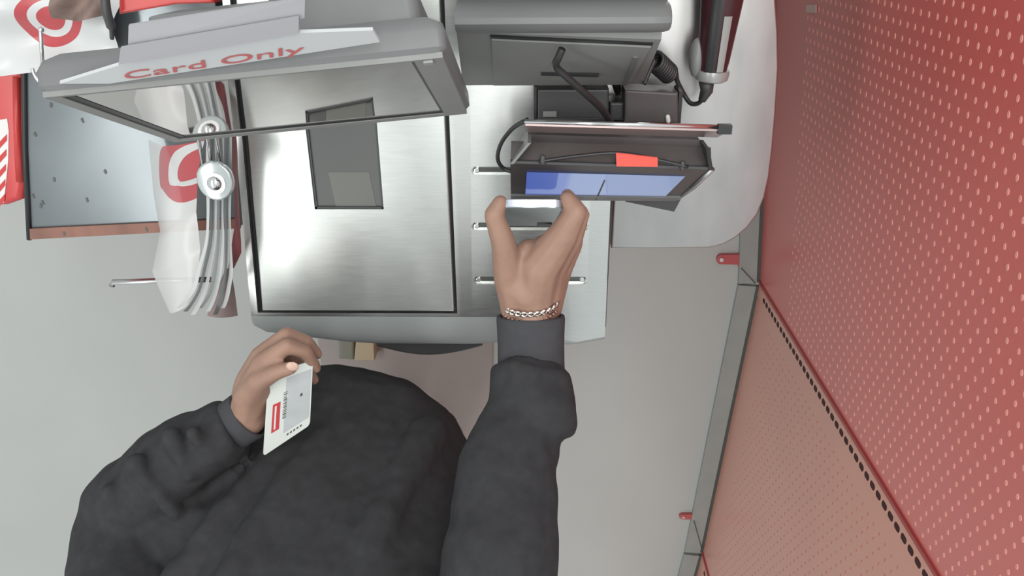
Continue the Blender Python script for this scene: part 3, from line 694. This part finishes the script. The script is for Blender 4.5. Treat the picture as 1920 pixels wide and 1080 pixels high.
# ------------------------------------------------------------------ person
person_mb = MB()
def chain(pts, rads, n=12):
    for (a, b, r0, r1) in zip(pts, pts[1:], rads, rads[1:]): person_mb.capsule(a, b, r0, r1, n)
R_SH, R_EL, R_WR = Vector((-.03, -.90, 1.40)), Vector((-.012, -.715, 1.345)), P(997, 578, 1.125)
L_SH, L_EL, L_WR = Vector((-.455, -.92, 1.41)), P(232, 990, 1.13), P(462, 782, 1.125)
HIP = Vector((-.33, -.92, .90))
LX = -.42
for s in (-1, 1):
    h = HIP+Vector((.070*s, -.01, -.03)); kn = Vector((LX+.072*s, -1.13, .50)); an = Vector((LX+.085*s, -1.50, .085))
    chain([h, kn, an], [.065, .048, .036]); chain([an, an+Vector((.01*s, .10, -.045))], [.034, .03])
chain([HIP, Vector((-.29, -.81, 1.08)), Vector((-.255, -.86, 1.34)), Vector((-.245, -.88, 1.46))], [.085, .085, .085, .05], 18)
chain([Vector((-.245, -.88, 1.44)), Vector((-.24, -.85, 1.58))], [.048, .05], 14)
R_ARM = [R_SH, P(945, 1020, 1.310), P(970, 840, 1.215), P(995, 700, 1.145), R_WR]; L_ARM = [L_SH, L_EL, P(395, 826, 1.13), L_WR]
chain(R_ARM, [.045, .036, .034, .031, .028]); chain(L_ARM, [.045, .038, .032, .028])
chain([Vector((-.245, -.88, 1.40)), R_SH], [.05, .045]); chain([Vector((-.245, -.88, 1.40)), L_SH], [.05, .045])
HD = Vector((-.235, -.83, 1.68))
person_mb.ball(HD, (.076, .095, .112), 20); person_mb.ball(HD+Vector((0, .045, -.055)), (.055, .055, .062), 14)
person_mb.capsule(HD+Vector((0, .092, .012)), HD+Vector((0, .112, -.020)), .008, .013, 8)         # nose
for s in (-1, 1):
    person_mb.ball(HD+Vector((.079*s, -.005, -.008)), (.010, .020, .032), 8)                      # ears
    person_mb.ball(HD+Vector((.032*s, .080, .018)), (.016, .012, .010), 8)                        # brows / eyes
person_mb.ball(HD+Vector((0, .094, -.050)), (.024, .010, .009), 8)                                # mouth
# right hand: thumb at the left edge of the phone, fingers at its right edge
def fing(pts, r): chain([P(*p) for p in pts], r, 10)
wr = R_WR
fing([(972, 582, 1.122), (955, 520, 1.130), (944, 455, 1.146), (926, 403, 1.152), (938, 380, 1.146)], [.023, .0205, .0155, .0120, .0095])
fing([(1000, 580, 1.125), (1012, 500, 1.135), (1056, 440, 1.146), (1080, 398, 1.148), (1064, 372, 1.140)], [.026, .026, .0190, .0135, .0095])
fing([(1016, 580, 1.118), (1030, 500, 1.118), (1072, 446, 1.122), (1090, 402, 1.120), (1064, 366, 1.112)], [.024, .023, .0145, .0105, .0085])
fing([(1022, 580, 1.110), (1040, 510, 1.104), (1072, 462, 1.100), (1084, 415, 1.096), (1058, 378, 1.088)], [.022, .021, .0135, .0100, .0080])
fing([(1018, 580, 1.106), (1040, 525, 1.094), (1064, 482, 1.084), (1072, 440, 1.076), (1050, 405, 1.070)], [.020, .019, .0125, .0090, .0075])
fing([(970, 535, 1.130), (990, 470, 1.128)], [.022, .015]); fing([(990, 545, 1.13), (1020, 470, 1.128)], [.026, .020])
# left hand: thumb on the card, index and middle fingers curled over its far end
fing([(462, 785, 1.125), (466, 745, 1.136), (486, 714, 1.152), (517, 698, 1.158), (545, 690, 1.157)], [.026, .021, .0145, .0110, .0090])
fing([(466, 775, 1.122), (478, 725, 1.128), (492, 682, 1.136), (538, 648, 1.140), (573, 660, 1.131), (592, 690, 1.118)], [.026, .022, .0145, .0110, .0095, .0080])
fing([(460, 770, 1.112), (472, 715, 1.112), (488, 668, 1.115), (538, 627, 1.118), (575, 641, 1.110), (594, 664, 1.098)], [.025, .022, .0140, .0108, .0095, .0080])
fing([(458, 770, 1.105), (466, 720, 1.098), (480, 690, 1.094), (530, 662, 1.092), (572, 690, 1.086), (588, 712, 1.082)], [.022, .020, .0130, .0100, .0090, .0078])
fing([(456, 775, 1.100), (462, 735, 1.088), (476, 712, 1.080), (518, 700, 1.076), (552, 722, 1.072)], [.020, .018, .0115, .0090, .0075])
fing([(470, 760, 1.130), (488, 728, 1.138)], [.022, .016])
person = person_mb.build('person', M['skin'], None, True)
rm = person.modifiers.new('remesh', 'REMESH'); rm.mode = 'VOXEL'; rm.voxel_size = .0030
sm = person.modifiers.new('smooth', 'SMOOTH'); sm.iterations = 5; sm.factor = .5
evaluated(person)
for p in person.data.polygons: p.use_smooth = True
tag(person, 'customer in a dark sweatshirt holding a phone to the payment terminal and a white card', 'person')
for c, d, r in ((P(548, 687, 1.166), (1, .3, .12), .0075),):
    MB().ball(c, (.0085, .0068, .0022), 10).build('thumbnail', M['nail'], person, True)

# sweatshirt: torso and two sleeves grown into one surface
sw = MB()
rg = []
for z, cx, cy, a, b in ((.80, -.325, -.885, .140, .110), (.84, -.318, -.855, .160, .130), (.90, -.300, -.815, .180, .142), (.97, -.285, -.802, .198, .144), (1.06, -.272, -.807, .206, .140), (1.18, -.27, -.825, .215, .135), (1.30, -.255, -.85, .222, .130), (1.38, -.247, -.865, .21, .115), (1.45, -.245, -.875, .16, .095), (1.50, -.243, -.868, .085, .075), (1.53, -.242, -.862, .070, .068)):
    ro = math.radians(lerp_tab([(.95, -14), (1.4, -4)], z))
    rg.append([(cx+a*math.cos(q)*math.cos(ro)-b*math.sin(q)*math.sin(ro), cy+a*math.cos(q)*math.sin(ro)+b*math.sin(q)*math.cos(ro), z) for q in [2*math.pi*k/40 for k in range(40)]])
sw.loft(rg)
def sleeve(pts, rads, n=20):
    pts = [Vector(p) for p in pts]; sp = spline(pts, 6); m = len(sp)-1; rr_ = []
    for i in range(len(sp)):
        t = i/m*(len(rads)-1); k = min(len(rads)-2, int(t)); rr_.append(rads[k]+(rads[k+1]-rads[k])*(t-k))
    sw.tube(sp, rr_, n)
cufA, cufB = P(996, 612, 1.120), P(995, 690, 1.140)
sleeve([Vector((-.11, -.88, 1.40)), R_SH+Vector((.0, .02, 0)), P(935, 1120, 1.352), P(943, 1000, 1.300), P(953, 900, 1.245), P(968, 830, 1.210), P(980, 790, 1.19), P(992, 745, 1.17), P(996, 715, 1.157), P(996, 680, 1.140)],
       [.10, .085, .068, .065, .063, .057, .052, .048, .046, .038])
def band(rows):                             # turned-back roll of the sleeve, with square shoulders
    rings = []
    for px, py, z, r in rows:
        c = P(px, py, z); t = (P(985, 800, 1.19)-P(996, 690, 1.145)).normalized(); a = t.cross(Vector((0, 0, 1))).normalized(); b = t.cross(a)
        rings.append([c+(a*math.cos(q)+b*.9*math.sin(q))*r for q in [2*math.pi*k/24 for k in range(24)]])
    sw.loft(rings)
band(
     [(996, 689, 1.146, .040), (996, 692, 1.147, .0505), (996, 702, 1.151, .0530), (995, 740, 1.168, .0545), (995, 768, 1.182, .0560), (999, 790, 1.190, .0555), (1004, 806, 1.197, .050), (1004, 816, 1.20, .042)])
sleeve([Vector((-.38, -.89, 1.40)), L_SH, L_EL.lerp(L_SH, .4), L_EL+Vector((-.0, .0, 0)), P(288, 912, 1.13), P(345, 858, 1.13), P(395, 826, 1.13), P(428, 805, 1.128), P(443, 797, 1.126)],
       [.10, .088, .078, .072, .064, .057, .051, .047, .036])
# folds: the turned-over roll near the right cuff, creases at both elbows
def roll(px0, py0, z0, px1, py1, z1, r): sw.capsule(P(px0, py0, z0), P(px1, py1, z1), r, r*.8, 10)
roll(365, 812, 1.175, 400, 862, 1.172, .011); roll(320, 815, 1.172, 355, 890, 1.18, .013); roll(255, 870, 1.185, 330, 960, 1.19, .014); roll(205, 920, 1.18, 250, 1020, 1.19, .013)
def ridge(pts, r):
    q = [P(*p)+Vector((0, -r*.62, 0)) for p in pts]
    for a_, b_ in zip(q, q[1:]): sw.capsule(a_, b_, r, r, 12)
ridge([(655, 745, 1.0), (600, 826, 1.1), (520, 930, 1.2), (440, 1068, 1.3)], .030)
ridge([(800, 800, 1.05), (755, 870, 1.13), (715, 960, 1.22), (670, 1075, 1.295)], .028)
ridge([(560, 800, 1.07), (440, 930, 1.19), (330, 1075, 1.28)], .026)
sw.capsule(P(300, 985, 1.14), P(430, 1010, 1.17), .06, .07); sw.capsule(P(330, 930, 1.12), P(430, 960, 1.10), .03, .05)
swo = sw.build('sweatshirt', M['cloth'], None, True)
rm = swo.modifiers.new('remesh', 'REMESH'); rm.mode = 'VOXEL'; rm.voxel_size = .0045
sm = swo.modifiers.new('smooth', 'SMOOTH'); sm.iterations = 5; sm.factor = .5
tx = bpy.data.textures.new('folds', 'CLOUDS'); tx.noise_scale = .085; tx.noise_depth = 2
dp = swo.modifiers.new('folds', 'DISPLACE'); dp.texture = tx; dp.texture_coords = 'GLOBAL'; dp.strength = .018; dp.mid_level = .5
sm = swo.modifiers.new('smooth2', 'SMOOTH'); sm.iterations = 2
evaluated(swo)
for p in swo.data.polygons: p.use_smooth = True
swo.parent = person
def cuff(a, b, r0, r1, fold):
    a, b = Vector(a), Vector(b); t = (b-a).normalized(); u_ = t.cross(Vector((0, 0, 1))).normalized(); v_ = t.cross(u_); n = 96; rings = []
    for s, r in ((0, r0*.88), (0.0, r0*.985), (.05, r0), (.25, r0*.985), (.5, r0*.975), (.8, r0*.98), (1., r1), (1.0, r1*.8)):
        rings.append([a.lerp(b, s)+(u_*math.cos(q)+v_*math.sin(q)*.80)*(r*(1+.006*(i % 2))) for i, q in enumerate([2*math.pi*k/n for k in range(n)])])
    m = MB().loft(rings, cap=False); return m.build('cuff', M['cuff'], swo, True)
cuff(P(995, 592, 1.122), P(996, 700, 1.143), .0435, .043, 0)
cuff(P(466, 778, 1.126), P(424, 806, 1.128), .036, .040, 0)
# trousers, shoes, hair
tr = MB()
for s in (-1, 1):
    kn = Vector((LX+.072*s, -1.13, .50)); an = Vector((LX+.085*s, -1.50, .10))
    tr.tube([HIP+Vector((.06*s, -.005, -.0)), HIP+Vector((.070*s, -.02, -.12)), kn, an], [.080, .080, .064, .058], 18)
tro = tr.build('trousers', M['trousers'], person, True)
for s in (-1, 1):
    an = Vector((LX+.085*s, -1.50, .05)); MB().loft([[(an.x+.045*math.cos(q)*w_, an.y-.06+L_+.0*w_, .010+h_*.5+h_*.5*math.sin(q)) for q in [2*math.pi*k/16 for k in range(16)]] for L_, w_, h_ in ((-.03, .6, .05), (0, .9, .08), (.08, .95, .085), (.15, 1., .06), (.21, .95, .045), (.235, .6, .03))]).build('shoe', M['shoe'], person, True)
hr = MB(); hr.ball(HD+Vector((0, -.014, .022)), (.086, .101, .108), 20); hro = hr.build('hair', M['hair'], person, True)
cut(hro, [MB().box(HD.x-.2, HD.x+.2, HD.y+.055, HD.y+.3, HD.z-.3, HD.z+.055).build('cutter', None), MB().box(HD.x-.2, HD.x+.2, HD.y-.3, HD.y+.3, HD.z-.3, HD.z-.045).build('cutter', None)])
hro.parent = person
for p in hro.data.polygons: p.use_smooth = True
# bracelets on the right wrist
br_ = MB(); c = P(994, 570, 1.124)
fw = (P(995, 592, 1.122)-P(1000, 540, 1.128)).normalized(); su = fw.cross(Vector((0, 0, 1))).normalized(); sv = fw.cross(su)
tk = Vector((.0, 0, 0))
def wrist_pt(q, off, k): return c+fw*off+su*(.0345*math.cos(q))*k+sv*(.0285*math.sin(q))*k+fw*(.005*math.cos(q))
bl1 = MB()
for i in range(26):
    q0, q1 = 2*math.pi*i/26, 2*math.pi*(i+.95)/26
    bl1.tube([wrist_pt(q0, -.004+.0022*(-1)**i, 1.), wrist_pt((q0+q1)/2, -.004+.0030*(-1)**i, 1.03), wrist_pt(q1, -.004-.0022*(-1)**i, 1.)], .0021, 6)
    bl1.tube([wrist_pt(q0, -.004-.0022*(-1)**i, 1.), wrist_pt((q0+q1)/2, -.004-.0030*(-1)**i, 1.03), wrist_pt(q1, -.004+.0022*(-1)**i, 1.)], .0021, 6)
bl1.build('chain_bracelet', M['bracelet'], person, True)
bl2 = MB()
for i in range(34): bl2.ball(wrist_pt(2*math.pi*i/34, .0065, 1.0), .0030, 6)
bl2.build('bead_bracelet', M['bracelet2'], person, True)

# ------------------------------------------------------------------ phone and card in the hands
ph = thing('phone', 'slim phone held edge-on in front of the payment terminal', 'phone')
pa, pb = P(997, 381, 1.150), P(991, 417, 1.020)
pd = (pb-pa).normalized(); pu = Vector((1, 0, 0)); pu = (pu-pd*pu.dot(pd)).normalized(); pn = pd.cross(pu)
if pn.y > 0: pn = -pn
PW = .0365
def PHN(a, b, c): return pa+pu*a+pd*b+pn*c
def plate(a0, a1, b0, b1, r, c0, c1): 
    o = rounded(a0, a1, b0, b1, r); return MB().loft([[PHN(x, y, c0) for x, y in o], [PHN(x, y, c1) for x, y in o]])
plate(-PW, PW, 0, .148, .009, -.0042, .0042).build('phone_frame', M['phonerim'], ph, 'auto')
plate(-PW+.0018, PW-.0018, .0018, .146, .008, .0042, .0050).build('phone_back', M['phone'], ph, 'auto')
plate(-PW+.0018, PW-.0018, .0018, .146, .008, -.0050, -.0042).build('phone_screen', M['darker'], ph, 'auto')
plate(PW-.026, PW-.006, .120, .143, .005, .0050, .0064).build('camera_bump', M['dark'], ph, 'auto')

gc = thing('gift_card', 'white card with red stripe and barcode held in the left hand', 'card')
cA, cB, cC, cD = P(503, 702, 1.142), P(587, 676, 1.130), P(581, 797, 1.135), P(493, 856, 1.147)
cn = (cB-cA).cross(cD-cA).normalized()
if cn.z < 0: cn = -cn
def CP(s, t, c=0.): return cA.lerp(cB, s).lerp(cD.lerp(cC, s), t)+cn*c
def cq(s0, s1, t0, t1, c0, c1): return MB().hexa([CP(s0, t0, c0), CP(s1, t0, c0), CP(s1, t1, c0), CP(s0, t1, c0)], [CP(s0, t0, c1), CP(s1, t0, c1), CP(s1, t1, c1), CP(s0, t1, c1)])
o = [((x), (y)) for x, y in rounded(0, 1, 0, 1, .06, 4)]
cb = MB().loft([[CP(s, t, -.002) for s, t in o], [CP(s, t, 0) for s, t in o]]).build('card_body', M['cardw'], gc, 'auto')
cq(.42, .97, .12, .86, 0, .0004).build('grey_panel', M['cardg'], gc)
cq(.15, .32, .40, .76, 0, .0005).build('red_stripe', M['cardred'], gc)
cq(.20, .24, .43, .73, .0005, .0008).build('stripe_line', M['cardw'], gc)
k = .30; 
for wdt in (.008, .014, .006, .01, .016, .006, .012, .008, .014, .006, .01, .008, .016, .007, .012):
    cq(.38, .46, k, k+wdt, .0004, .0007).build('barcode_bar', M['cardbar'], gc); k += wdt+.014
for i in range(5): cq(.5+.07*i, .54+.07*i, .90, .925, 0, .0005).build('print_mark', M['cardbar'], gc)
cq(.75, .80, .42, .46, .0004, .0008).build('print_mark', M['cardbar'], gc)
